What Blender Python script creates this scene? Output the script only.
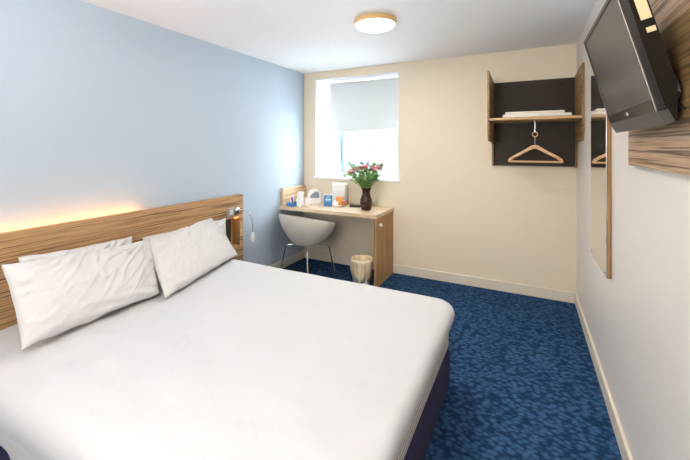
import bpy, bmesh, math, random
from mathutils import Vector, Matrix, noise, Euler
random.seed(7)
for o in list(bpy.data.objects): bpy.data.objects.remove(o)
COL = bpy.context.scene.collection
SC = bpy.context.scene
PI = math.pi

# ------------------------------------------------------------ camera
W, D, H, YF = 3.0, 3.9, 2.4, -1.6        # room width, back wall, ceiling, wall behind the camera
cam_d = bpy.data.cameras.new('camera'); cam = bpy.data.objects.new('camera', cam_d); COL.objects.link(cam)
cam.location = (2.5917, 0.0, 1.447)
cam.rotation_euler = (PI/2, 0, 0.4721)
cam_d.sensor_width = 36.0; cam_d.lens = 36.0*356.3/690
cam_d.shift_y = (146.6-230)/690.0
cam_d.clip_start = 0.02
SC.camera = cam

# ------------------------------------------------------------ world, lights, exposure
wd = bpy.data.worlds.new('sky'); SC.world = wd; wd.use_nodes = True
bg = wd.node_tree.nodes['Background']
bg.inputs['Color'].default_value = (0.80, 0.91, 1.0, 1); bg.inputs['Strength'].default_value = 24.0
SC.view_settings.view_transform = 'Standard'; SC.view_settings.look = 'None'
SC.view_settings.gamma = 1.0; SC.view_settings.use_curve_mapping = False
SC.view_settings.exposure = 0.51
def area(name, loc, size, power, color, rot=(0,0,0), sy=None):
    l = bpy.data.lights.new(name, 'AREA'); l.energy = power; l.color = color; l.size = size
    if sy: l.shape = 'RECTANGLE'; l.size_y = sy
    o = bpy.data.objects.new(name, l); o.location = loc; o.rotation_euler = rot; COL.objects.link(o); return o
def globe(name, loc, r, power, color):
    l = bpy.data.lights.new(name, 'POINT'); l.energy = power; l.color = color; l.shadow_soft_size = r
    o = bpy.data.objects.new(name, l); o.location = loc; COL.objects.link(o); return o
area('added_ceiling_fill', (1.9, 0.0, 1.45), 0.45, 38, (0.98, 0.96, 0.96), (PI, 0, 0))  # added out-of-frame fill aimed up, brightens the ceiling and its bounce
globe('added_rear_fill', (1.6, -1.3, 1.60), 0.20, 44, (1.0, 0.92, 0.79))  # added unseen warm fill behind the camera, no fitting there
area('window_side_ceiling_lamp', (1.571, 2.50, 2.325), 0.27, 11, (1.0, 0.89, 0.74)).data.shape = 'DISK'
pt = area('window_daylight', (0.73, 4.27, 1.67), 1.05, 10, (1,1,1), (-PI/2, 0, 0), 1.2)
pt.data.cycles.is_portal = True

# ------------------------------------------------------------ materials
def mat(name, col=(.8,.8,.8), rough=.5, metal=0, spec=.5, emit=None, es=0, trans=0, ior=1.45, coat=0, sheen=0):
    m = bpy.data.materials.new(name); m.use_nodes = True
    b = m.node_tree.nodes['Principled BSDF']
    b.inputs['Base Color'].default_value = (*col, 1); b.inputs['Roughness'].default_value = rough
    b.inputs['Metallic'].default_value = metal; b.inputs['Specular IOR Level'].default_value = spec
    b.inputs['IOR'].default_value = ior; b.inputs['Transmission Weight'].default_value = trans
    b.inputs['Coat Weight'].default_value = coat; b.inputs['Sheen Weight'].default_value = sheen
    if emit: b.inputs['Emission Color'].default_value = (*emit, 1); b.inputs['Emission Strength'].default_value = es
    return m
def nd(m, t, **k):
    n = m.node_tree.nodes.new(t)
    for a, v in k.items(): setattr(n, a, v)
    return n
def lk(m, a, b): m.node_tree.links.new(a, b)
def coords(m, scale, rot=(0,0,0)):
    tc = nd(m, 'ShaderNodeTexCoord'); mp = nd(m, 'ShaderNodeMapping')
    mp.inputs['Scale'].default_value = scale; mp.inputs['Rotation'].default_value = rot
    lk(m, tc.outputs['Object'], mp.inputs['Vector']); return mp.outputs['Vector']
def ramp(m, fac, stops):
    r = nd(m, 'ShaderNodeValToRGB'); e = r.color_ramp.elements
    while len(e) < len(stops): e.new(0.5)
    for k, (p, c) in enumerate(stops): e[k].position = p; e[k].color = (*c, 1)
    lk(m, fac, r.inputs['Fac']); return r.outputs['Color']
def bump(m, h, strength, dist=.01):
    b = nd(m, 'ShaderNodeBump'); b.inputs['Strength'].default_value = strength; b.inputs['Distance'].default_value = dist
    lk(m, h, b.inputs['Height']); lk(m, b.outputs['Normal'], m.node_tree.nodes['Principled BSDF'].inputs['Normal'])
def noi(m, v, scale, detail=3, rough=.5):
    n = nd(m, 'ShaderNodeTexNoise'); n.inputs['Scale'].default_value = scale; n.inputs['Detail'].default_value = detail
    n.inputs['Roughness'].default_value = rough
    lk(m, v, n.inputs['Vector']); return n.outputs['Fac']
def wood(name, grain, dark, mid, light, fine=70, rough=.42):
    """striped zebrano veneer: noise stretched along the grain axis"""
    m = mat(name, mid, rough)
    sc = [fine, fine, fine]; sc['xyz'.index(grain)] = 1.3
    v = coords(m, sc); f = noi(m, v, 1.0, 3, .6)
    c = ramp(m, f, [(.37, dark), (.46, mid), (.56, light), (.66, mid)])
    lk(m, c, m.node_tree.nodes['Principled BSDF'].inputs['Base Color'])
    bump(m, f, .08, .002)
    return m
def paint(name, col, rough=.6):
    m = mat(name, col, rough, spec=.3)
    bump(m, noi(m, coords(m, (1,1,1)), 220, 2), .05, .002)
    return m
M = {}
M['wall_blue'] = paint('pale_blue_paint', (.46, .55, .645))
M['wall_cream'] = paint('cream_paint', (.84, .75, .60))
M['wall_right'] = paint('warm_white_paint', (.76, .72, .68), .35)
M['ceil'] = paint('white_ceiling_paint', (.90, .895, .90))
M['skirt'] = mat('cream_gloss_paint', (.80, .73, .61), .35)
M['reveal'] = mat('white_reveal_paint', (.88, .89, .9), .5)
M['upvc'] = mat('white_plastic_frame', (.86, .88, .9), .3)
M['white'] = mat('white_plastic', (.85, .85, .84), .3)
M['zeb_y'] = wood('zebrano_headboard', 'y', (.10,.048,.018), (.35,.195,.088), (.53,.34,.175), 120)
M['zeb_tv'] = wood('zebrano_wall_panel', 'y', (.09,.045,.022), (.32,.195,.11), (.52,.36,.235), 105)
M['zeb_side'] = wood('zebrano_unit_side', 'y', (.09,.045,.018), (.28,.155,.06), (.42,.26,.11), 100)
M['zeb_z'] = wood('zebrano_mirror_board', 'z', (.12,.06,.02), (.30,.17,.07), (.42,.26,.12), 90)
M['oak_y'] = wood('oak_side_board', 'y', (.50,.33,.18), (.64,.46,.29), (.74,.57,.39), 45)
M['desk_top'] = wood('light_oak_desktop', 'x', (.50,.35,.21), (.66,.49,.33), (.76,.61,.45), 40, .28)
M['desk_side'] = wood('oak_desk_side', 'z', (.25,.12,.038), (.40,.215,.075), (.48,.275,.105), 60)
M['shelf_wood'] = wood('oak_shelf', 'x', (.38,.23,.10), (.52,.34,.16), (.60,.41,.21), 40)
M['hanger'] = wood('beech_hanger', 'x', (.62,.34,.16), (.74,.45,.24), (.82,.54,.31), 30, .35)
M['slate'] = mat('dark_slate_laminate', (.036, .026, .018), .45, spec=.3)
M['zeb_dark'] = wood('dark_zebrano_board', 'y', (.035,.018,.006), (.14,.08,.028), (.24,.15,.065), 105)
M['chrome'] = mat('chrome', (.75,.75,.77), .14, 1)
M['brushed'] = mat('brushed_steel', (.55,.54,.52), .35, 1)
M['brass'] = mat('warm_brass_ring', (.80,.55,.26), .35, .6)
M['mirror'] = mat('mirror_glass', (.93,.93,.93), .01, 1)
M['black'] = mat('black_gloss_plastic', (.015,.015,.016), .22)
M['blackm'] = mat('black_matt_plastic', (.016,.013,.009), .7, spec=.08)
M['silver'] = mat('dark_silver_plastic', (.07,.068,.065), .4, spec=.4)
M['screen'] = mat('tv_screen_off', (.045,.042,.04), .28, spec=.75)
M['label'] = mat('pale_yellow_label', (.60,.52,.30), .5)
M['navy'] = mat('navy_fabric', (.028,.026,.075), .9)
bump(M['navy'], noi(M['navy'], coords(M['navy'], (1,1,1)), 400, 2), .3, .002)
m = M['mattress'] = mat('striped_ticking', (.7,.68,.62), .8)
wv = nd(m, 'ShaderNodeTexWave', wave_type='BANDS', bands_direction='Z'); wv.inputs['Scale'].default_value = 14
lk(m, coords(m, (1,1,1)), wv.inputs['Vector'])
lk(m, ramp(m, wv.outputs['Fac'], [(.3, (.34,.31,.27)), (.6, (.62,.58,.52))]), m.node_tree.nodes['Principled BSDF'].inputs['Base Color'])
M['linen'] = mat('white_cotton', (.545,.55,.567), .85, sheen=.15)
bump(M['linen'], noi(M['linen'], coords(M['linen'], (1,1,1)), 7, 4, .6), .16, .03)
M['pillow'] = mat('white_pillowcase', (.59,.587,.595), .85, sheen=.15)
bump(M['pillow'], noi(M['pillow'], coords(M['pillow'], (1,1,1)), 11, 4, .6), .22, .03)
M['towel'] = mat('white_folded_blanket', (.86,.83,.77), .9)
M['glass'] = mat('window_glass', (1,1,1), 0, trans=1, ior=1.02)
m = M['blind'] = mat('grey_white_blind_fabric', (.74,.77,.78), .8)
tl = nd(m, 'ShaderNodeBsdfTranslucent'); tl.inputs['Color'].default_value = (.8,.82,.83,1); ms = nd(m, 'ShaderNodeMixShader'); ms.inputs[0].default_value = .09
lk(m, m.node_tree.nodes['Principled BSDF'].outputs[0], ms.inputs[1]); lk(m, tl.outputs[0], ms.inputs[2])
lk(m, ms.outputs[0], m.node_tree.nodes['Material Output'].inputs['Surface'])
M['teal'] = mat('teal_grey_seal', (.05,.13,.16), .4)
M['shell'] = mat('cream_plastic_shell', (.74,.72,.64), .18, coat=.4)
M['vase'] = mat('dark_brown_mosaic_glass', (.05,.015,.015), .12)
m = M['vase']; vo = nd(m, 'ShaderNodeTexVoronoi'); vo.inputs['Scale'].default_value = 90; lk(m, coords(m, (1,1,1)), vo.inputs['Vector'])
lk(m, ramp(m, vo.outputs['Distance'], [(.2, (.16,.08,.08)), (.45, (.045,.012,.014)), (.7, (.02,.006,.006))]), m.node_tree.nodes['Principled BSDF'].inputs['Base Color'])
M['leaf'] = mat('green_leaf', (.20,.42,.09), .5)
M['leaf2'] = mat('grey_green_leaf', (.46,.62,.34), .55)
M['stem'] = mat('green_stem', (.22,.40,.10), .5)
M['pink'] = mat('pink_petal', (.88,.25,.36), .55)
M['rose'] = mat('dark_rose_petal', (.58,.10,.20), .55)
M['paleflower'] = mat('pale_lilac_petal', (.62,.60,.80), .6)
M['blue'] = mat('blue_plastic', (.04,.22,.62), .3)
M['bluecard'] = mat('blue_printed_card', (.02,.15,.42), .4)
M['tealprint'] = mat('turquoise_print', (.06,.42,.58), .4)
M['paper'] = mat('white_card', (.84,.84,.84), .6)
M['boxwhite'] = mat('bright_white_card', (.93,.935,.95), .5)
M['greyprint'] = mat('slate_grey_print', (.22,.24,.31), .5)
M['orange'] = mat('orange_wrapper', (.85,.30,.05), .4)
M['brown'] = mat('brown_wrapper', (.42,.14,.06), .4)
M['kraft'] = mat('purple_sachet', (.15,.10,.30), .4)
M['liner'] = mat('cream_bin_liner', (.84,.71,.47), .45)
M['led'] = mat('warm_led', (1,.8,.5), .5, emit=(1,.40,.07), es=40)
M['opal'] = mat('opal_diffuser', (.95,.93,.88), .4, emit=(1,.90,.74), es=11)
M['nichelight'] = mat('amber_niche_light', (1,.6,.3), .5, emit=(1,.38,.08), es=3)
M['lampwarm'] = mat('lit_lamp_tip', (1,.9,.8), .4, emit=(1,.80,.6), es=1.5)
M['facade'] = mat('grey_render_facade', (.026,.028,.030), .8)
M['facadewin'] = mat('facade_window_glass', (.015,.018,.020), .3)
M['fwframe'] = mat('facade_window_frame', (.04,.04,.04), .5)
# carpet: navy blue with lighter oval flecks
m = M['carpet'] = mat('blue_fleck_carpet', (.03,.08,.2), .95, spec=.1)
v = coords(m, (30, 42, 30), (0, 0, .5))
vo = nd(m, 'ShaderNodeTexVoronoi'); vo.inputs['Scale'].default_value = 1.0; vo.inputs['Randomness'].default_value = .8
lk(m, v, vo.inputs['Vector'])
c1 = ramp(m, vo.outputs['Distance'], [(.26, (.045,.115,.235)), (.46, (.029,.080,.178)), (.68, (.012,.038,.096))])
f2 = noi(m, coords(m, (1,1,1)), 260, 2)
mx = nd(m, 'ShaderNodeMix', data_type='RGBA', blend_type='MULTIPLY'); mx.inputs[0].default_value = .6
lk(m, c1, mx.inputs[6]); lk(m, ramp(m, f2, [(.3, (.6,.6,.6)), (.7, (1.2,1.2,1.2))]), mx.inputs[7])
lk(m, mx.outputs[2], m.node_tree.nodes['Principled BSDF'].inputs['Base Color'])
bump(m, f2, .5, .004)

# ------------------------------------------------------------ mesh helpers
def box(bm, x0, x1, y0, y1, z0, z1, bev=0, T=None, seg=2):
    r = bmesh.ops.create_cube(bm, size=1)
    vs = r['verts']
    for q in vs: q.co = Vector(((x0+x1)/2+q.co.x*(x1-x0), (y0+y1)/2+q.co.y*(y1-y0), (z0+z1)/2+q.co.z*(z1-z0)))
    if bev:
        es = list({e for q in vs for e in q.link_edges})
        rr = bmesh.ops.bevel(bm, geom=es, offset=bev, segments=seg, affect='EDGES', profile=.5)
        vs = list({q for f in rr['faces'] for q in f.verts} | {q for q in vs if q.is_valid})
    if T is not None:
        for q in vs: q.co = T @ q.co
    return bm
def cyl(bm, p, q, r0, r1=None, n=20, cap=True):
    r1 = r0 if r1 is None else r1
    p, q = Vector(p), Vector(q); d = (q-p)
    ax = d.normalized(); a = ax.orthogonal().normalized(); b = ax.cross(a)
    A = [bm.verts.new(p+(a*math.cos(t)+b*math.sin(t))*r0) for t in [2*PI*i/n for i in range(n)]]
    B = [bm.verts.new(q+(a*math.cos(t)+b*math.sin(t))*r1) for t in [2*PI*i/n for i in range(n)]]
    for i in range(n): bm.faces.new((A[i], A[(i+1)%n], B[(i+1)%n], B[i]))
    if cap: bm.faces.new(A[::-1]); bm.faces.new(B)
    return bm
def tube(bm, pts, r, n=10, cap=True):
    """tube through points; r a number or one radius per point"""
    pts = [Vector(p) for p in pts]; rs = r if isinstance(r, (list, tuple)) else [r]*len(pts)
    rings = []; a = None
    for i, p in enumerate(pts):
        t = (pts[min(i+1, len(pts)-1)]-pts[max(i-1, 0)]).normalized()
        a = t.orthogonal().normalized() if a is None else (a-t*a.dot(t)).normalized()
        b = t.cross(a)
        rings.append([bm.verts.new(p+(a*math.cos(k)+b*math.sin(k))*rs[i]) for k in [2*PI*j/n for j in range(n)]])
    for A, B in zip(rings, rings[1:]):
        for j in range(n): bm.faces.new((A[j], A[(j+1)%n], B[(j+1)%n], B[j]))
    if cap: bm.faces.new(rings[0][::-1]); bm.faces.new(rings[-1])
    return bm
def lathe(bm, prof, n=32, c=(0,0,0), closed=False):
    rings = []
    for r, z in prof:
        rings.append([bm.verts.new((c[0]+r*math.cos(2*PI*j/n), c[1]+r*math.sin(2*PI*j/n), c[2]+z)) for j in range(n)])
    for A, B in zip(rings, rings[1:]):
        for j in range(n): bm.faces.new((A[j], A[(j+1)%n], B[(j+1)%n], B[j]))
    if prof[0][0] > 1e-4: bm.faces.new(rings[0][::-1])
    if prof[-1][0] > 1e-4: bm.faces.new(rings[-1])
    bmesh.ops.remove_doubles(bm, verts=bm.verts, dist=1e-5)
    return bm
def prism(bm, poly, axis, a0, a1):
    """extrude a 2D polygon along an axis between a0 and a1"""
    def P(u, v, w):
        return {'x': (w, u, v), 'y': (u, w, v), 'z': (u, v, w)}[axis]
    A = [bm.verts.new(P(u, v, a0)) for u, v in poly]; B = [bm.verts.new(P(u, v, a1)) for u, v in poly]
    n = len(poly)
    for i in range(n): bm.faces.new((A[i], A[(i+1)%n], B[(i+1)%n], B[i]))
    bm.faces.new(A[::-1]); bm.faces.new(B)
    bmesh.ops.recalc_face_normals(bm, faces=bm.faces[:])
    return bm
def NB(): return bmesh.new()
def obj(name, bm, m, parent=None, smooth=False, mods=(), label=None, auto=False):
    bmesh.ops.recalc_face_normals(bm, faces=bm.faces[:])
    me = bpy.data.meshes.new(name); bm.to_mesh(me); bm.free()
    o = bpy.data.objects.new(name, me); COL.objects.link(o)
    me.materials.append(M[m] if isinstance(m, str) else m)
    if smooth:
        for p in me.polygons: p.use_smooth = True
        if smooth != 'all':
            try: me.set_sharp_from_angle(angle=math.radians(40))
            except Exception: pass
    if parent: o.parent = parent
    for t, k in mods:
        md = o.modifiers.new(t.lower(), t)
        for a, v_ in k.items(): setattr(md, a, v_)
    if label: o['label'] = label
    return o
def thing(name, label, cat, loc=(0,0,0), rz=0, group=None):
    o = bpy.data.objects.new(name, None); COL.objects.link(o); o.location = loc; o.rotation_euler = (0,0,rz)
    o.empty_display_size = .1
    return tag(o, label, cat, group)
def tag(o, label, cat, group=None):
    o['label'] = label; o['category'] = cat
    if group: o['group'] = group
    return o
def struct(o): o['kind'] = 'structure'; return o

# ------------------------------------------------------------ room shell
T = .12
struct(obj('floor', box(NB(), -T, W+T, YF-T, D+.36, -.1, 0), 'carpet'))
struct(obj('ceiling', box(NB(), -T, W+T, YF-T, D+.36, H, H+.1), 'ceil'))
struct(obj('wall_left', box(NB(), -T, 0, YF-T, D+.36, 0, H), 'wall_blue'))
struct(obj('wall_right', box(NB(), W, W+T, YF-T, D+.36, 0, H), 'wall_right'))
struct(obj('wall_front', box(NB(), 0, W, YF-T, YF, 0, H), 'wall_right'))
wx0, wx1, wz0, wz1, WR = .175, 1.286, 1.045, 2.305, D+.36
bm = NB()
box(bm, 0, wx0, D, WR, 0, H); box(bm, wx1, W, D, WR, 0, H)
box(bm, wx0, wx1, D, WR, 0, wz0); box(bm, wx0, wx1, D, WR, wz1, H)
struct(obj('wall_back', bm, 'wall_cream'))
def skirting(name, x0, x1, y0, y1):
    bm = NB(); box(bm, x0, x1, y0, y1, 0, .1, .004)
    struct(obj(name, bm, 'skirt'))
skirting('baseboard_back', 0.017, W-.017, D-.016, D)
skirting('baseboard_right', W-.016, W, YF, D-.0005)
skirting('baseboard_left', 0, .016, YF, D-.0005)

# window: reveal lining, sill board, frame, mullion, tilted sash, panes
win = bpy.data.objects.new('window_1', None); COL.objects.link(win); win.location = (.73, D, wz0); struct(win)
def wobj(name, bm, m, par=win, **k):
    for q in bm.verts: q.co -= Vector((.73, D, wz0))
    return obj(name, bm, m, par, **k)
bm = NB(); e = .004
box(bm, wx0+.0005, wx0+e, D-.001, 4.2, wz0+.001, wz1-.001); box(bm, wx1-e, wx1-.0005, D-.001, 4.2, wz0+.001, wz1-.001); box(bm, wx0+e, wx1-e, D-.001, 4.2, wz1-e, wz1-.0005)
wobj('reveal_lining', bm, 'reveal')
bm = NB(); box(bm, wx0+.001, wx1-.001, D-.001, 4.2, wz0, wz0+.02); box(bm, wx0-.02, wx1+.022, D-.035, D, wz0-.006, wz0+.02, .004)
wobj('window_sill', bm, 'reveal')
def ring(bm, x0, x1, y0, y1, z0, z1, t, tb=None):
    tb = tb or t
    box(bm, x0, x0+t, y0, y1, z0, z1); box(bm, x1-t, x1, y0, y1, z0, z1)
    box(bm, x0+t, x1-t, y0, y1, z0, z0+tb); box(bm, x0+t, x1-t, y0, y1, z1-t, z1)
bm = NB(); ring(bm, wx0+.005, wx1-.005, 4.2, 4.26, wz0+.02, wz1-.005, .045); box(bm, .945, .985, 4.2, 4.26, wz0+.06, wz1-.04)
fr = wobj('window_frame', bm, 'upvc')
bm = NB(); box(bm, .99, 1.24, 4.225, 4.231, wz0+.06, wz1-.045)
wobj('window_pane', bm, 'glass')
# the wide sash, tilted a little into the room at its head
S = bpy.data.objects.new
bm = NB(); ring(bm, .225, .94, -.02, .02, 0, 1.14, .06)
for q in bm.verts: q.co = Matrix.Translation((0, 4.215, wz0+.07)) @ Matrix.Rotation(math.radians(2.2), 4, 'X') @ q.co
sash = wobj('window_sash', bm, 'upvc')
bm = NB(); box(bm, .285, .88, -.004, .004, .06, 1.08)
for q in bm.verts: q.co = Matrix.Translation((0, 4.215, wz0+.07)) @ Matrix.Rotation(math.radians(2.2), 4, 'X') @ q.co
wobj('window_pane', bm, 'glass', sash)
bm = NB(); tube(bm, [(.432, 4.165, wz0+.075), (.40, 4.150, wz0+.65)], .011, 6)
wobj('restrictor_stay', bm, 'teal', label='slim teal grey stay leaning across the pane')
bm = NB(); box(bm, wx1-.30, wx1-.06, 4.19, 4.2, wz0+.062, wz0+.070); wobj('frame_seal', bm, 'teal')

# the building across the street
fac = thing('building', 'pale overexposed building seen through the window behind the flowers', 'building', (-4.0, 13.0, -2.2))
bm = NB(); box(bm, -9, 9, 0, 1, 0, 6.4); obj('facade', bm, 'facade', fac)
for r in range(2):
    for k in range(10):
        x = -8+k*1.7; z = .55+r*2.75
        bm = NB(); box(bm, x, x+1.0, -.03, .02, z, z+1.5)
        w_ = obj('window', bm, 'facadewin', fac)
        bm = NB(); ring(bm, x-.04, x+1.04, -.06, -.03, z-.04, z+1.54, .07); box(bm, x+.46, x+.54, -.06, -.03, z, z+1.5)
        obj('window_frame', bm, 'fwframe', w_)

# roller blind
bl = thing('roller_blind', 'pale grey roller blind half lowered in the window recess', 'blind', (.75, 4.11, 2.27))
bm = NB(); cyl(bm, (-.49, 0, 0), (.525, 0, 0), .016, n=20); obj('roller_tube', bm, 'upvc', bl, True)
bm = NB(); box(bm, -.475, .515, -.018, -.0165, -.615, 0); obj('fabric', bm, 'blind', bl)
bm = NB(); box(bm, -.475, .515, -.024, -.010, -.628, -.612, .003); obj('bottom_bar', bm, 'white', bl)
for x in (-.50, .527):
    bm = NB(); box(bm, x-.006, x+.006, -.022, .03, -.03, .03, .002); obj('bracket', bm, 'white', bl)

# ------------------------------------------------------------ ceiling light
cl = thing('ceiling_light', 'round glowing flush ceiling lamp with a brass coloured rim', 'ceiling light', (1.571, 2.50, H))
obj('rim', lathe(NB(), [(.150,0),(.158,-.004),(.158,-.034),(.150,-.038),(.146,-.034),(.140,-.004)], 56), 'brass', cl, True)
prof = [(.144,-.030)] + [(.148*math.cos(t), -.034-.034*math.sin(t)) for t in [i*PI/2/8 for i in range(8)]] + [(0,-.068)]
obj('diffuser', lathe(NB(), prof, 56), 'opal', cl, True)

# ------------------------------------------------------------ headboard with niche, light strip
hb = thing('headboard', 'wide striped wooden headboard panel fixed behind the bed with a niche', 'headboard', (0, 1.45, 0))
def hob(name, bm, m, par=hb, **k):
    for q in bm.verts: q.co -= Vector((0, 1.45, 0))
    return obj(name, bm, m, par, **k)
hx, hy0, hy1, hz = .1, .30, 2.67, .98
bm = NB()
box(bm, .055, hx, hy0, 2.447, .02, hz); box(bm, .055, hx, 2.629, hy1, .02, hz)
box(bm, .055, hx, 2.447, 2.629, .02, .485); box(bm, .055, hx, 2.447, 2.629, .765, hz)
hob('panel', bm, 'zeb_y')
bm = NB(); box(bm, .002, .055, 2.635, 2.665, .02, .90); hob('wall_batten', bm, 'zeb_y')
bm = NB(); box(bm, .002, .055, .32, .35, .02, .90); hob('wall_batten', bm, 'zeb_y')
bm = NB(); box(bm, .002, .055, 2.629, 2.634, .48, .77); box(bm, .002, .055, 2.442, 2.447, .48, .77); box(bm, .002, .055, 2.447, 2.629, .765, .77)
box(bm, .002, .008, 2.447, 2.629, .485, .765)
nic = hob('niche_lining', bm, 'desk_side')
bm = NB(); box(bm, .010, .05, 2.449, 2.56, .50, .764); hob('niche_back_panel', bm, 'slate', nic, label='dark panel at the back of the niche')
bm = NB(); box(bm, .002, .112, 2.44, 2.64, .47, .487, .003); hob('niche_shelf', bm, 'desk_side')
bm = NB(); box(bm, .058, .09, 2.57, 2.62, .756, .763); hob('niche_light', bm, 'nichelight', nic, label='amber light in the roof of the niche')
bm = NB(); box(bm, .018, .034, .82, 1.66, .905, .915); hob('light_strip', bm, 'led', label='warm light strip behind the top edge')
bm = NB(); box(bm, hx, hx+.008, 2.458, 2.548, .782, .870, .003); sp = hob('switch_plate', bm, 'brushed', label='brushed steel light switch plate')
bm = NB(); box(bm, hx+.008, hx+.012, 2.484, 2.524, .805, .849, .001); hob('rocker', bm, 'white', sp)

# reading lamp on a gooseneck
rl = thing('reading_lamp', 'small gooseneck reading lamp bending off the end of the headboard', 'lamp', (.1005, 2.583, .835))
bm = NB(); lathe(bm, [(.030,0),(.032,.004),(.030,.016),(.020,.026),(0,.028)], 28)
for q in bm.verts: q.co = Matrix.Rotation(PI/2, 4, 'Y') @ q.co
obj('wall_mount', bm, 'chrome', rl, True)
gp = [(.022,.0,0),(.05,.015,.006),(.08,.045,-.002),(.105,.066,-.04),(.122,.078,-.09),(.130,.080,-.15),(.130,.080,-.215)]
bm = NB(); tube(bm, gp, .0048, 10); obj('gooseneck', bm, 'chrome', rl, True)
bm = NB(); lathe(bm, [(.006,0),(.013,-.012),(.019,-.04),(.018,-.075),(.012,-.088),(0,-.088)], 24)
for q in bm.verts: q.co += Vector((.130,.080,-.213))
obj('lamp_head', bm, 'white', rl, True)
bm = NB(); lathe(bm, [(.009,-.0885),(.010,-.092),(0,-.094)], 20)
for q in bm.verts: q.co += Vector((.130,.080,-.213))
obj('bulb', bm, 'lampwarm', rl, True)

# ------------------------------------------------------------ bed
BX0, BX1, BY0, BY1 = .108, 2.172, .72, 2.225
bed = thing('bed', 'double divan bed with navy base beneath white bedding', 'bed', (1.13, 1.47, 0))
def bob(name, bm, m, **k):
    for q in bm.verts: q.co -= Vector((1.13, 1.47, 0))
    return obj(name, bm, m, bed, **k)
bm = NB(); box(bm, BX0, BX1+.004, BY0, BY1, .004, .228, .02, seg=3); bob('base', bm, 'navy', smooth=True)
bm = NB(); box(bm, BX0, BX1+.001, BY0+.01, BY1-.01, .229, .465, .03, seg=4); bob('mattress', bm, 'mattress', smooth=True)

# duvet: concentric rounded-rectangle rings over the mattress, falling down the sides
def rrect(cx, cy, hx_, hy_, r, n):
    """n points round a rounded rectangle, evenly spaced, with outward normals"""
    segs = []; P = []
    sx, sy = hx_-r, hy_-r
    L = [2*sy, PI*r/2, 2*sx, PI*r/2, 2*sy, PI*r/2, 2*sx, PI*r/2]; tot = sum(L)
    for i in range(n):
        s = tot*i/n; k = 0
        while s > L[k]: s -= L[k]; k += 1
        if k == 0: p = (cx+hx_, cy-sy+s); nn = (1,0)
        elif k == 2: p = (cx+sx-s, cy+hy_); nn = (0,1)
        elif k == 4: p = (cx-hx_, cy+sy-s); nn = (-1,0)
        elif k == 6: p = (cx-sx+s, cy-hy_); nn = (0,-1)
        else:
            a0 = {1:0, 3:PI/2, 5:PI, 7:1.5*PI}[k]; c = {1:(sx,sy), 3:(-sx,sy), 5:(-sx,-sy), 7:(sx,-sy)}[k]
            a = a0+s/r; nn = (math.cos(a), math.sin(a)); p = (cx+c[0]+r*nn[0], cy+c[1]+r*nn[1])
        P.append((p, nn))
    return P
def duvet():
    bm = NB(); n = 320
    x0, x1, y0, y1 = .165, 2.168, .735, 2.215
    cx, cy, hx_, hy_ = (x0+x1)/2, (y0+y1)/2, (x1-x0)/2, (y1-y0)/2
    P = rrect(cx, cy, hx_, hy_, .075, n)
    def ztop(x, y):
        p = Vector((x*1.5, y*3.2, .3))
        w = noise.noise(p)*.006+noise.noise(p*2.7)*.0025
        # soft diagonal creases near the head end and the near side
        k = max(0, 1-abs(y-.95)/.45)
        w += k*.004*math.sin((x*1.0+y*2.2)*11+2*noise.noise(p))
        fall = max(0, (1.08-y)/.345)**2*.038
        k = max(0, 1-abs(y-.80)/.4)
        w += k*.013*noise.noise(Vector((x*2.2+y*3, y*9-x*2.5, 2.0)))+k*.006*max(0, 1-4*abs(noise.noise(Vector((x*3+y*2, y*9-x*3, 7.0)))))
        return .507+w-fall
    rings = []
    K = 26
    for k in range(1, K+1):
        t = k/K; rg = []
        for (p, nn) in P:
            # interior rings shrink toward a centre line
            ax = cx+(p[0]-cx)*t; ay = cy+(p[1]-cy)*t
            rg.append(bm.verts.new((ax, ay, ztop(ax, ay))))
        rings.append(rg)
    c = bm.verts.new((cx, cy, ztop(cx, cy)))
    for i in range(n): bm.faces.new((c, rings[0][i], rings[0][(i+1)%n]))
    prof = [(.018,-.003),(.032,-.012),(.042,-.026),(.047,-.045),(.045,-.065),(.040,-.082)]
    M_ = 10
    for k in range(len(prof)+M_):
        rg = []
        for i, (p, nn) in enumerate(P):
            x, y = p; zt = ztop(x, y); nb = max(0, -nn[1])
            # hem height, by side
            if nn[0] > .5: hem = .405-.065*min(1, max(0, (2.1-y)/1.1))
            elif nn[1] < -.5: hem = .23-.10*max(0, min(1, (x-.5)/.5))
            elif nn[1] > .5: hem = .30
            else: hem = .40
            if k < len(prof): off, dz = prof[k]; off *= 1+1.1*nb; z = zt+dz*(1+1.1*nb)
            else:
                s = (k-len(prof)+1)/M_; off = .040*(1+1.1*nb)-.034*s; z0 = zt-.082*(1+1.1*nb); z = z0+(hem-z0)*s
                off += (.004 if nn[0] > .5 else .010)*s*(noise.noise(Vector((x*6, y*6, 1.0)))+.4*noise.noise(Vector((x*15, y*15, z*3))))
                if nn[1] < -.5: off += .02*s+.012*noise.noise(Vector((x*5, s*1.5, 6)))*s
            X = max(.106, x+nn[0]*off); Y = y+nn[1]*off
            rg.append(bm.verts.new((X, Y, z)))
        rings.append(rg)
    for A, B in zip(rings, rings[1:]):
        for j in range(n): bm.faces.new((A[j], A[(j+1)%n], B[(j+1)%n], B[j]))
    return bm
dv = obj('duvet', duvet(), 'linen', None, 'all', mods=[('SOLIDIFY', dict(thickness=.008, offset=-1))])
tag(dv, 'smooth white duvet spread over the bed and hanging at its foot', 'duvet', None)

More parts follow.
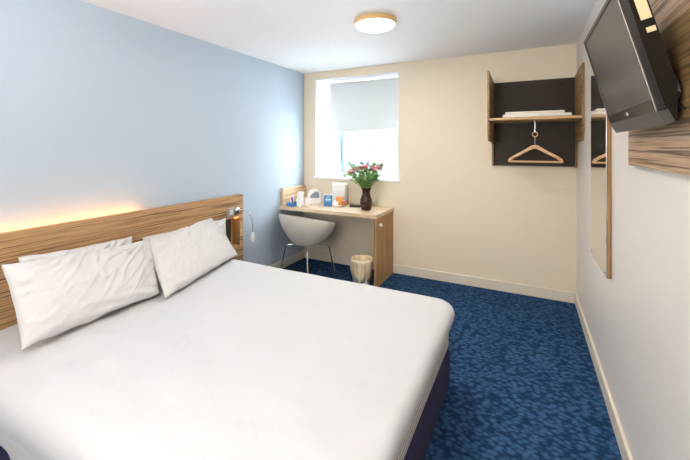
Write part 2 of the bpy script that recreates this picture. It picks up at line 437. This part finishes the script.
def pillow(c4, thick, label, seed, bulge=1.0, k=.05):
    """c4: bottom-near, bottom-far, top-far, top-near corners in space; the pillow swells to both sides of them"""
    A, B, C_, D_ = [Vector(q) for q in c4]
    cen = (A+B+C_+D_)/4
    nrm = ((B-A).cross(D_-A)).normalized()
    if nrm.x < 0: nrm = -nrm
    n = 72; bm = NB(); front = {}; back = {}
    for i in range(n+1):
        for j in range(n+1):
            u = -1+2*i/n; v = -1+2*j/n
            U = u*(1-k*(1-v*v)); V = v*(1-k*1.2*(1-u*u))
            a, b = (U+1)/2, (V+1)/2
            p = A*(1-a)*(1-b)+B*a*(1-b)+C_*a*b+D_*(1-a)*b
            w = (max(0, 1-abs(u)**2.6)*max(0, 1-abs(v)**2.4))**.55
            h = thick/2*w
            s = Vector((u*1.6, v*1.1, seed*3.1))
            # creases running in from the ends and corners
            edge = max(abs(u), abs(v))**3
            cr = noise.noise(Vector((u*1.2, v*7+u*2.0, seed)))*.018*edge
            q_ = 1-abs(noise.noise(Vector((u*5.5-v*2.6, v*1.3+u*.5, seed+5))))*2.2     # ridged diagonal folds
            cr += max(0, q_)**3*.018*(.25+.75*max(0, .5*v+.5*u+.3))
            cr += .008*noise.noise(s*1.5)+.004*noise.noise(s*4)
            cr *= min(1, w*2.2)
            e_ = (1 if (i in (0, n) or j in (0, n)) else 0)
            wob = noise.noise(Vector((u*3, v*3, seed+9)))*.010*edge
            base = p+Vector((0, 0, wob))-cen
            front[i, j] = bm.verts.new(base+nrm*(h*bulge+cr))
            back[i, j] = front[i, j] if e_ else bm.verts.new(base-nrm*(h*.75))
    for i in range(n):
        for j in range(n):
            bm.faces.new((front[i,j], front[i+1,j], front[i+1,j+1], front[i,j+1]))
            bm.faces.new((back[i,j], back[i,j+1], back[i+1,j+1], back[i+1,j]))
    o = obj('pillow', bm, 'pillow', None, 'all'); o.location = cen
    return tag(o, label, 'pillow', 'pillows at the head of the bed')
pillow([(.57,.765,.53),(.56,1.45,.535),(.27,1.58,.80),(.36,.765,.885)], .18, 'front white pillow nearest the camera, wide and overlapping another pillow behind it', 1, k=.03)
pillow([(.65,1.42,.53),(.42,2.27,.535),(.185,2.19,.84),(.27,1.54,.79)], .15, 'front white pillow farther from the camera with a peaked upper corner near the niche', 2, k=.02)
pillow([(.28,.87,.56),(.28,1.50,.56),(.17,1.52,.83),(.17,.90,.855)], .09, 'white pillow leaning on the headboard behind the nearest pillow', 3)
pillow([(.25,1.58,.56),(.24,2.35,.56),(.145,2.40,.80),(.155,1.60,.80)], .07, 'white pillow leaning on the headboard behind the pillow by the niche', 4)

# ------------------------------------------------------------ desk
DT = .75
dk = thing('desk', 'light wooden wall desk under the window with a solid end panel', 'desk', (.61, 3.62, 0))
def dob(name, bm, m, **k):
    for q in bm.verts: q.co -= Vector((.61, 3.62, 0))
    return obj(name, bm, m, dk, **k)
bm = NB(); prism(bm, [(.004,3.375),(1.232,3.365),(1.232,3.896),(.004,3.896)], 'z', DT-.038, DT)
dob('desktop', bm, 'desk_top')
bm = NB(); prism(bm, [(1.205,3.368),(1.229,3.368),(1.229,3.88),(1.205,3.88)], 'z', .003, DT-.0385)
dob('end_panel', bm, 'desk_side')
pts = [(3.40,DT+.001),(3.895,DT+.001)]
top = .955
poly = [(3.40,DT+.001),(3.895,DT+.001)] + [(3.895-.06+.06*math.cos(t), top-.06+.06*math.sin(t)) for t in [i*PI/2/6 for i in range(7)]] + [(3.40, top)]
bm = NB(); prism(bm, poly, 'x', .003, .04); dob('side_board', bm, 'oak_y')
bm = NB(); cyl(bm, (1.2295, 3.45, .636), (1.246, 3.45, .636), .007, n=14); cyl(bm, (1.246, 3.45, .636), (1.258, 3.45, .636), .020, .016, 18)
dob('coat_knob', bm, 'white', smooth=True, label='small round white knob on the end panel')

# ------------------------------------------------------------ tub chair
ch = thing('tub_chair', 'cream plastic tub chair on thin chrome legs pushed under the desk', 'chair', (.395, 3.37, 0), math.radians(78))
def shell():
    bm = NB(); n = 72; K = 20; rings = []
    for k in range(K+1):
        t = k/K; rg = []
        for i in range(n):
            a = 2*PI*i/n; c, s = math.cos(a), math.sin(a)      # a = PI is the backrest
            b_ = (1-c)/2
            rim = .56+.165*b_**.95                             # rim height front to back
            # profile: shallow seat, soft turn, then a nearly straight flaring wall
            if t < .3: r = .15*(t/.3); z = .372+.010*(t/.3)**2
            else:
                q = (t-.3)/.7
                r = .15+.16*(1-(1-q)**1.55); z = .382+(rim-.382)*(.25*q+.75*q**1.25)
            rg.append(bm.verts.new((r*c*1.0, r*s*1.0, z)))
        rings.append(rg)
    for A, B in zip(rings, rings[1:]):
        for j in range(n): bm.faces.new((A[j], A[(j+1)%n], B[(j+1)%n], B[j]))
    bmesh.ops.remove_doubles(bm, verts=bm.verts, dist=1e-5)
    return bm
obj('seat_shell', shell(), 'shell', ch, 'all', mods=[('SOLIDIFY', dict(thickness=.011, offset=1)), ('BEVEL', dict(width=.003, segments=2))])
for sx in (-1, 1):
    for sy in (-1, 1):
        bm = NB(); tube(bm, [(sx*.10, sy*.10, .353), (sx*.155, sy*.155, .355), (sx*.172, sy*.172, .338), (sx*.215, sy*.225, .004)], .0085, 12)
        obj('leg', bm, 'chrome', ch, True)
bm = NB()
for s in (-1, 1):
    tube(bm, [(-.10, -.10*s, .354), (.10, .10*s, .354)], .0085, 10)
obj('under_frame', bm, 'chrome', ch, True)
bm = NB()
cyl(bm, (-.302, .02, .665), (-.314, .02, .662), .010, n=16)
obj('shell_button', bm, 'white', ch, True, label='small white button on the outside of the shell')

# ------------------------------------------------------------ waste bin with liner
wb = thing('waste_bin', 'small waste bin with a crumpled cream liner under the desk', 'bin', (1.045, 3.425, .001))
wb.scale = (1.2, 1.2, 1.0)
obj('bin_body', lathe(NB(), [(.066,0),(.070,.003),(.088,.245),(.086,.245),(.067,.006),(0,.006)], 36), 'white', wb, True)
bm = NB(); n = 64; rings = []
prof = [(.0705,.04),(.077,.10),(.083,.17),(.089,.235),(.094,.262),(.088,.276),(.080,.262),(.074,.22),(.066,.10),(.06,.03)]
for k, (r, z) in enumerate(prof):
    rg = []
    for i in range(n):
        a = 2*PI*i/n; w = noise.noise(Vector((math.cos(a)*3, math.sin(a)*3, z*9)))*.018+noise.noise(Vector((math.cos(a)*7, math.sin(a)*7, z*26)))*.014
        dr = abs(w)*1.2 if k < 5 else w
        hang = noise.noise(Vector((math.cos(a)*2, math.sin(a)*2, 4)))*.02 if k == 0 else (noise.noise(Vector((math.cos(a)*4, math.sin(a)*4, 8)))*.010 if 4 <= k <= 6 else 0)
        rg.append(bm.verts.new(((r+dr)*math.cos(a), (r+dr)*math.sin(a), z+hang)))
    rings.append(rg)
for A, B in zip(rings, rings[1:]):
    for j in range(n): bm.faces.new((A[j], A[(j+1)%n], B[(j+1)%n], B[j]))
obj('liner', bm, 'liner', wb, 'all', mods=[('SOLIDIFY', dict(thickness=.0012))])

# ------------------------------------------------------------ vase and flowers
VX, VY = 1.015, 3.60
va = tag(obj('vase', lathe(NB(), [(.048,0),(.053,.004),(.060,.035),(.067,.08),(.064,.115),(.050,.155),(.042,.185),(.046,.215),(.060,.245),(.057,.245),(.042,.215),(.038,.185),(.044,.155),(.055,.10),(0,.02)], 44), 'vase', None, True),
    'dark brown mosaic glass vase on the desk holding the flowers', 'vase'); va.location = (VX, VY, DT+.001)
bq = thing('flower_bouquet', 'mixed bouquet of pink flowers and green leaves in the dark vase', 'flowers', (VX, VY, DT+.135))
bq.scale = (1.50, 1.40, 1.29)
rnd = random.Random(12)
def leafgeo(bm, base, dirv, L, wd_, droop):
    dirv = dirv.normalized(); side = dirv.cross(Vector((0,0,1))).normalized()
    if side.length < .1: side = Vector((1,0,0))
    up = side.cross(dirv).normalized(); prev = None
    for k in range(7):
        t = k/6; p = base+dirv*L*t+Vector((0,0,-droop*L*t*t)); w = wd_*math.sin(PI*min(1, t*.93+.06))**.8
        row = [bm.verts.new(p-side*w+up*.002), bm.verts.new(p-up*.003), bm.verts.new(p+side*w+up*.002)]
        if prev: bm.faces.new((prev[0],prev[1],row[1],row[0])); bm.faces.new((prev[1],prev[2],row[2],row[1]))
        prev = row
# direction to the camera's right in the room, so the spread reads as a fan from any side
heads = [(-.115,-.03,.315,'pink',.020),(-.075,-.055,.345,'pink',.017),(-.050,.02,.35,'rose',.019),(.005,-.03,.36,'rose',.022),
         (.075,-.035,.345,'pink',.021),(.110,.0,.355,'pink',.018),(.055,.05,.35,'rose',.018),(-.095,.06,.33,'pink',.017),
         (.02,-.01,.405,'paleflower',.010),(.055,-.06,.385,'paleflower',.010),(-.02,.06,.38,'paleflower',.010),(.10,.06,.37,'paleflower',.010),(.0,.03,.39,'paleflower',.009)]
stembm = NB()
for (x, y, z, m_, r) in heads:
    x *= .95
    z -= .10
    tube(stembm, [(x*.06, y*.06, -.05), (x*.12, y*.12, .08), (x*.5, y*.5, .5*z+.06), (x, y, z-.004)], .0022, 6)
    bm = NB()
    # bloom: layered cupped petals round a core
    lathe(bm, [(.0,-r*.7),(r*.35,-r*.6),(r*.55,0),(r*.35,r*.6),(0,r*.75)], 10)
    for L in range(3):
        nP = 5+L
        for q in range(nP):
            a = 2*PI*q/nP+L*.6; o_ = .55+.22*L; tp = 1.0-.22*L
            prev = None
            for s in range(4):
                t = s/3; rad = r*o_*(.45+.75*math.sin(t*PI*.55)); zz = r*(-.7+(tp+.7)*t); hw = .62*math.sin(PI*(t*.72+.2))
                row = [bm.verts.new((rad*math.cos(a+d), rad*math.sin(a+d), zz-.12*r*abs(d))) for d in (-hw, 0, hw)]
                if prev:
                    bm.faces.new((prev[0],prev[1],row[1],row[0])); bm.faces.new((prev[1],prev[2],row[2],row[1]))
                prev = row
    R_ = Euler((y*-2.5, x*2.5, 0)).to_matrix()
    for q in bm.verts: q.co = R_ @ q.co+Vector((x, y, z))
    obj('flower_head', bm, m_, bq, 'all', mods=[('SOLIDIFY', dict(thickness=.0008))])
lf1 = NB(); lf2 = NB()
for i in range(150):
    a = rnd.uniform(0, 2*PI); s = rnd.random()**.6; z = .11+.17*rnd.random()*(.55+.45*s)+.02
    R0 = (.025+.105*s)*min(1, (z-.07)/.13)
    base = Vector((R0*math.cos(a), R0*math.sin(a)*.75, z))
    tube(stembm, [(base.x*.15, base.y*.15, .07), (base.x*.6, base.y*.6, z*.65), tuple(base)], .0013, 5)
    for q in range(2):
        d = Vector((math.cos(a+rnd.uniform(-.9,.9)), math.sin(a+rnd.uniform(-.9,.9)), rnd.uniform(.0,1.3)))
        leafgeo(lf1 if rnd.random() < .62 else lf2, base, d, rnd.uniform(.028,.055), rnd.uniform(.006,.012), rnd.uniform(0,.5))
for i in range(22):   # outer sprays at the left
    base = Vector((-.10-.045*rnd.random(), rnd.uniform(-.05,.05), .190+rnd.uniform(-.03,.035)))
    leafgeo(lf2, base, Vector((-1, rnd.uniform(-.6,.6), rnd.uniform(-.2,.6))), .045, .008, .2)
    tube(stembm, [(base.x*.15, base.y*.15, .07), (base.x*.6, base.y*.6, base.z*.8), tuple(base)], .0013, 5)
obj('stems', stembm, 'stem', bq, True)
obj('foliage', lf1, 'leaf', bq, 'all', label='mid green leaves'); obj('foliage', lf2, 'leaf2', bq, 'all', label='pale grey green leaves')

# ------------------------------------------------------------ small things on the desk
Z = DT+.001
tr = thing('amenity_tray', 'small blue tray of sachets at the left end of the desk', 'tray', (.135, 3.44, Z)); tr.scale = (1.3, 1.3, 1.4)
obj('tray', lathe(NB(), [(.040,0),(.046,.004),(.050,.026),(.047,.026),(.043,.008),(0,.008)], 32), 'blue', tr, True)
for k, (x, y, h, m_) in enumerate([(-.016,-.01,.075,'kraft'),(.006,.008,.088,'paper'),(.022,-.014,.070,'kraft'),(-.004,-.024,.05,'paper'),(-.02,.018,.085,'paper')]):
    bm = NB(); box(bm, -.008, .008, -.003, .003, .009, h, .001)
    for q in bm.verts: q.co = Euler((.12*(k-2), .1*(2-k), k)).to_matrix() @ q.co+Vector((x*.8, y*.8, .002))
    obj('sachet', bm, m_, tr)
def cup_geo(r0, r1, h, t=.003): return lathe(NB(), [(r0,0),(r0+.001,.002),(r1,h-.002),(r1-.001,h),(r1-t,h-.002),(r0-t,.005),(0,.005)], 32)
st = thing('paper_cup_stack', 'tall stack of white paper cups beside the blue tray', 'cups', (.175, 3.56, Z)); st.scale = (1.05, 1.05, 1.2)
obj('cup', cup_geo(.028, .036, .085), 'paper', st, True)
for k in range(4):
    bm = cup_geo(.0335, .038, .016)
    for q in bm.verts: q.co.z += .080+.011*k
    obj('cup_rim', bm, 'paper', st, True)
for (x, y, lab) in [(.232, 3.455, 'white mug right of the blue tray, nearer the desk edge'), (.285, 3.545, 'white mug standing beside the grey printed round card')]:
    mg = thing('mug', lab, 'mug', (x, y, Z), 0, 'white mugs on the desk'); mg.scale = (1.15, 1.15, 1.2)
    obj('cup', cup_geo(.026, .031, .075), 'white', mg, True)
    bm = NB(); tube(bm, [(.028,0,.058),(.045,0,.056),(.05,0,.038),(.044,0,.02),(.027,0,.018)], .004, 8); obj('handle', bm, 'white', mg, True)
# standing card with rounded top and a dark printed hill
ac = thing('picture_card', 'white round-topped standing card with a slate grey picture', 'card', (.265, 3.73, Z), math.radians(28)); ac.scale = (1.2, 1.2, 1.2)
arc = [(-.062,0),(.062,0)]+[(.068*math.cos(t), .082+.068*math.sin(t)) for t in [i*PI/16 for i in range(17)]]
bm = NB(); prism(bm, arc, 'y', -.003, .003); obj('card', bm, 'paper', ac)
hill = [(-.045,.055),(.048,.055),(.050,.09),(.036,.122),(.022,.112),(.008,.125),(-.006,.106),(-.022,.100),(-.040,.078)]
bm = NB(); prism(bm, hill, 'y', -.0045, -.0031); obj('print', bm, 'greyprint', ac)
bm = NB(); prism(bm, [(.0035,.0),(.05,.0),(.0035,.10)], 'x', -.01, .01); obj('strut', bm, 'paper', ac)
bm = NB(); box(bm, -.055, .055, -.012, .0, 0, .012, .002); obj('foot', bm, 'paper', ac)
# blue tent card
bc = thing('tent_card', 'blue and turquoise printed tent card standing mid desk', 'card', (.535, 3.60, Z), math.radians(22)); bc.scale = (1.22, 1.22, 1.2)
bm = NB(); prism(bm, [(-.028,0),(-.026,0),(.001,.118),(.028,0),(.030,0),(.002,.121),(-.001,.121)], 'x', -.043, .043)
bmesh.ops.recalc_face_normals(bm, faces=bm.faces[:]); obj('card', bm, 'paper', bc)
def on_slope(name, x0, x1, h0, h1, m_, d, par, k=0):
    bm = NB(); A = math.atan2(.0275, .121)
    box(bm, x0, x1, -d-.0006, -d, h0, h1)
    for q in bm.verts: q.co = Vector((0, -.029, 0))+Matrix.Rotation(-A, 3, 'X') @ q.co
    return obj(name, bm, m_, par)
pf = on_slope('printed_front', -.040, .040, .005, .112, 'bluecard', .0006, bc)
on_slope('print_band', -.030, .030, .050, .085, 'tealprint', .0014, pf)
for h_, w_ in ((.094,.020),(.072,.024),(.064,.018)): on_slope('print_line', -w_, w_, h_, h_+.004, 'paper', .0022, pf)
# fan of snack packets on a white saucer
sa = thing('saucer', 'white saucer on the desk under the orange snack packets', 'saucer', (.665, 3.655, Z))
obj('dish', lathe(NB(), [(.030,0),(.034,.002),(.062,.016),(.060,.018),(.033,.006),(0,.006)], 36), 'white', sa, True)
def packet(name, lab, loc, rot, L, Wd, m_):
    bm = NB(); n = 12
    f = {}; b = {}
    for i in range(n+1):
        for j in range(n+1):
            u, v = -1+2*i/n, -1+2*j/n; w = ((1-u**4)*(1-v**4))**.6*.008
            e_ = i in (0,n) or j in (0,n)
            f[i,j] = bm.verts.new((u*L/2, v*Wd/2, w+.0012*noise.noise(Vector((u*4,v*4,L*50)))*(0 if e_ else 1)))
            b[i,j] = f[i,j] if e_ else bm.verts.new((u*L/2, v*Wd/2, -w))
    for i in range(n):
        for j in range(n):
            bm.faces.new((f[i,j],f[i+1,j],f[i+1,j+1],f[i,j+1])); bm.faces.new((b[i,j],b[i,j+1],b[i+1,j+1],b[i+1,j]))
    o = obj(name, bm, m_, None, 'all'); o.location = loc; o.rotation_euler = rot
    return tag(o, lab, 'packet', 'snack packets on the saucer')
packet('snack_packet', 'bright orange snack packet standing upright on the saucer', (.645, 3.66, Z+.066), (1.25, .1, .5), .075, .10, 'orange')
packet('snack_packet', 'brown snack packet leaning out over the right of the saucer', (.715, 3.655, Z+.044), (1.1, -.3, .4), .07, .055, 'brown')
packet('snack_packet', 'small white and flat snack packet at the front of the saucer', (.625, 3.61, Z+.040), (1.0, .35, .4), .055, .06, 'paper')
# tall white folded card against the wall
wc = thing('white_box', 'tall plain white box standing against the wall under the window', 'box', (.57, 3.82, Z))
bm = NB(); box(bm, -.085, .085, -.035, .035, 0, .25, .004); obj('carton', bm, 'boxwhite', wc, True)
bm = NB(); box(bm, -.086, .086, -.036, .036, .210, .254, .004); obj('lid', bm, 'boxwhite', wc, True)
rc = thing('remote_control', 'black remote control lying on the desk behind the vase', 'remote control', (.86, 3.72, Z), math.radians(18))
bm = NB(); box(bm, -.095, .095, -.023, .023, 0, .022, .006, seg=3); obj('remote_body', bm, 'black', rc, True)
for i in range(5):
    for j in range(3):
        bm = NB(); cyl(bm, (-.06+i*.024, -.012+j*.012, .0215), (-.06+i*.024, -.012+j*.012, .0245), .0036, n=10); obj('button', bm, 'silver', rc)

# ------------------------------------------------------------ open wardrobe unit
UX0, UX1, UYB, UYF = 2.296, 2.998, 3.895, 3.37
wu = thing('wardrobe_unit', 'open wall-mounted wardrobe unit with dark back and wooden sides', 'wardrobe', (2.64, 3.895, 1.26))
def uob(name, bm, m, par=wu, **k):
    for q in bm.verts: q.co -= Vector((2.64, 3.895, 1.26))
    return obj(name, bm, m, par, **k)
bm = NB(); box(bm, UX0, UX1-.001, 3.875, UYB, 1.26, 2.085); bk = uob('back_panel', bm, 'slate')
side = [(3.874, 1.255),(3.83,1.255),(3.80,1.30),(3.80,1.44),(3.77,1.475),(3.70,1.49),(3.66,1.50)]
side = [(3.874,1.255),(3.815,1.255),(3.815,1.45),(3.80,1.475),(3.77,1.485),(3.45,1.495),(3.42,1.51),(3.39,1.545),(3.375,1.60),(3.372,2.115),(3.874,2.10)]
for x0, x1_ in ((UX0-.016, UX0), (UX1-.014, UX1)):
    bm = NB(); prism(bm, side, 'x', x0, x1_); uob('side_panel', bm, 'zeb_side')
bm = NB(); box(bm, UX0+.0005, UX1-.0145, UYF+.01, 3.874, 1.678, 1.697); uob('shelf', bm, 'shelf_wood')
for x in (2.40, 2.64, 2.88):
    bm = NB(); cyl(bm, (x, 3.8755, 2.035), (x, 3.871, 2.035), .009, .007, 14); uob('screw_cap', bm, 'blackm', bk, smooth=True)
# hanger fixing: flat drop rod under the shelf with a ring
bm = NB(); cyl(bm, (2.655, 3.60, 1.677), (2.655, 3.60, 1.671), .022, n=20); cyl(bm, (2.655, 3.60, 1.673), (2.655, 3.60, 1.575), .0075, n=14)
rod = uob('hanger_rod', bm, 'chrome', smooth=True)
bm = NB(); tube(bm, [(2.655+.021*math.cos(t), 3.60, 1.557+.021*math.sin(t)) for t in [2*PI*i/24 for i in range(25)]], .0035, 8, False)
uob('ring', bm, 'brass', rod, smooth=True)

hg = thing('coat_hanger', 'wooden coat hanger with trouser bar hanging inside the wardrobe unit', 'hanger', (2.655, 3.60, 1.300)); hg.scale = (.95, 1, 1)
# arms
def bar(bm, pts, hw, hh):
    rings = []
    pts = [Vector(p) for p in pts]
    for i, p in enumerate(pts):
        t = (pts[min(i+1,len(pts)-1)]-pts[max(i-1,0)]).normalized(); nrm = Vector((-t.z, 0, t.x))
        H_ = hh[i] if isinstance(hh, list) else hh
        rings.append([bm.verts.new(p+Vector((0, hw*math.cos(a), 0))+nrm*H_*math.sin(a)) for a in [2*PI*k/12 for k in range(12)]])
    for A, B in zip(rings, rings[1:]):
        for j in range(12): bm.faces.new((A[j], A[(j+1)%12], B[(j+1)%12], B[j]))
    bm.faces.new(rings[0][::-1]); bm.faces.new(rings[-1])
bm = NB(); bar(bm, [(-.222,0,.008),(-.212,0,.030),(-.18,0,.052),(-.10,0,.096),(-.045,0,.128),(-.02,0,.142),(.02,0,.142),(.045,0,.128),(.10,0,.096),(.18,0,.052),(.212,0,.030),(.222,0,.008)], .010, [.010,.013,.013,.013,.015,.017,.017,.015,.013,.013,.013,.010])
obj('shoulders', bm, 'hanger', hg, True)
bm = NB(); cyl(bm, (-.215,0,.012), (.215,0,.012), .0085, n=14); obj('trouser_bar', bm, 'hanger', hg, True)
bm = NB(); tube(bm, [(0,0,.15),(0,0,.228)], .0028, 8); lathe(bm, [(0,.222),(.006,.224),(.007,.228),(.005,.231),(0,.232)], 12); obj('stud', bm, 'chrome', hg, True)

tw = thing('folded_blanket', 'flat folded white blanket lying on the wardrobe shelf', 'blanket', (2.655, 3.61, 1.698))
bm = NB(); box(bm, -.255, .265, -.19, .19, 0, .030, .012, seg=4); obj('fold', bm, 'towel', tw, True, label='lower fold')
bm = NB(); box(bm, -.235, .215, -.18, .18, .030, .052, .010, seg=4); obj('fold', bm, 'towel', tw, True, label='upper fold')

# ------------------------------------------------------------ wall mirror
mi = thing('wall_mirror', 'tall narrow wall mirror on a wooden backing board beside the television', 'mirror', (3.0, 2.63, .73))
bm = NB(); box(bm, -.021, -.001, -.26, .26, 0, 1.30); obj('backing_board', bm, 'zeb_z', mi)
bm = NB(); box(bm, -.025, -.0212, -.255, .258, .002, 1.298, .0012); obj('glass', bm, 'mirror', mi)
for y in (-.23, .23):
    for z in (.03, 1.27):
        bm = NB(); cyl(bm, (-.025, y, z), (-.029, y, z), .007, n=14); obj('mirror_screw', bm, 'chrome', mi, True)

# ------------------------------------------------------------ television on wooden wall panel
tp = thing('wooden_wall_panel', 'striped wooden wall panel mounted behind the television', 'wall panel', (3.0, 1.2, 1.37))
bm = NB(); box(bm, -.026, -.001, -.75, .69, .0, .95, .001); obj('panel', bm, 'zeb_tv', tp)
bm = NB(); box(bm, -.046, -.0265, -.75, .22, .145, .425, .001); obj('raised_board', bm, 'zeb_dark', tp, label='darker raised board across the panel')
tv = thing('television', 'black flat television tilted down on the wooden wall panel', 'television', (2.896, 1.505, 1.54))
tv.rotation_euler = (0, -.258, 0)
TWd, TH = .590, .361
hw = TWd/2
bm = NB(); b_ = .014
box(bm, 0, .022, -hw, -hw+b_, 0, TH, .002); box(bm, 0, .022, hw-b_, hw, 0, TH, .002)
box(bm, 0, .022, -hw+b_, hw-b_, TH-b_, TH, .002); box(bm, 0, .022, -hw+b_, hw-b_, 0, .034, .001)
obj('bezel', bm, 'black', tv)
bm = NB(); prism(bm, [(-.0005,-.0005),(.010,-.041),(.030,-.036),(.024,-.0005)], 'x', 0, 1)
for q in bm.verts: q.co = Vector((q.co.y, (q.co.x-.5)*TWd, q.co.z))
obj('speaker_bar', bm, 'silver', tv, label='dark silver speaker bar')
bm = NB(); box(bm, .004, .010, -hw+b_, hw-b_, .034, TH-b_); obj('screen', bm, 'screen', tv)
bm = NB(); box(bm, -.0012, .0, -hw-.0012, -hw+.0012, -.0, TH); obj('trim_strip', bm, 'brushed', tv, label='thin bright trim line on the near edge')
bm = NB(); prism(bm, [(.0225,.002),(.030,-.030),(.038,-.026),(.060,.06),(.060,TH-.03),(.045,TH-.004),(.0225,TH-.004)], 'x', 0, 1)
for q in bm.verts: q.co = Vector((q.co.y, (q.co.x-.5)*(TWd-.006), q.co.z))
obj('rear_housing', bm, 'blackm', tv)
# round emblem and two letters on the bezel, as on the set
bm = NB(); tube(bm, [(-.0006, .012+.007*math.cos(t), .017+.007*math.sin(t)) for t in [2*PI*i/20 for i in range(21)]], .0009, 6, False)
cyl(bm, (-.0006, .012, .017), (-.0012, .012, .017), .0032, n=12)
obj('emblem', bm, 'silver', tv)
bm = NB(); zo = -.029
for (y0, y1, z0, z1) in [(-.0045,-.003,.041,.051),(-.009,-.0045,.041,.0425),(-.0125,-.011,.041,.051),(-.0175,-.0125,.0495,.051),(-.0175,-.0125,.041,.0425),(-.0175,-.016,.0425,.046),(-.016,-.0145,.0455,.0468)]:
    box(bm, -.0012, 0, y0, y1, z0+zo, z1+zo)
obj('emblem_letters', bm, 'white', tv)
bm = NB(); box(bm, .032, .056, -hw+.0012, -hw+.0035, .245, .305); obj('rating_label', bm, 'label', tv, label='pale yellow label on the side')
bm = NB(); box(bm, .036, .056, -hw+.0012, -hw+.0035, .208, .222); obj('sticker', bm, 'label', tv)
bk_ = thing('television_bracket', 'dark wall bracket and looped cable between the television and panel', 'bracket', (2.973, 1.50, 1.62))
bm = NB(); box(bm, -.012, 0, -.08, .08, -.02, .12, .002); obj('wall_plate', bm, 'blackm', bk_)
bm = NB(); box(bm, -.052, -.0125, -.03, .03, .055, .085, .002); obj('arm', bm, 'blackm', bk_)
bm = NB(); tube(bm, [(-.014,-.08,.0),(-.020,-.13,-.03),(-.026,-.20,-.06),(-.028,-.25,-.07),(-.030,-.29,-.03),(-.032,-.27,.01),(-.030,-.235,-.02),(-.028,-.25,-.06),(-.026,-.30,-.075)], .004, 8); obj('cable', bm, 'black', bk_, True)
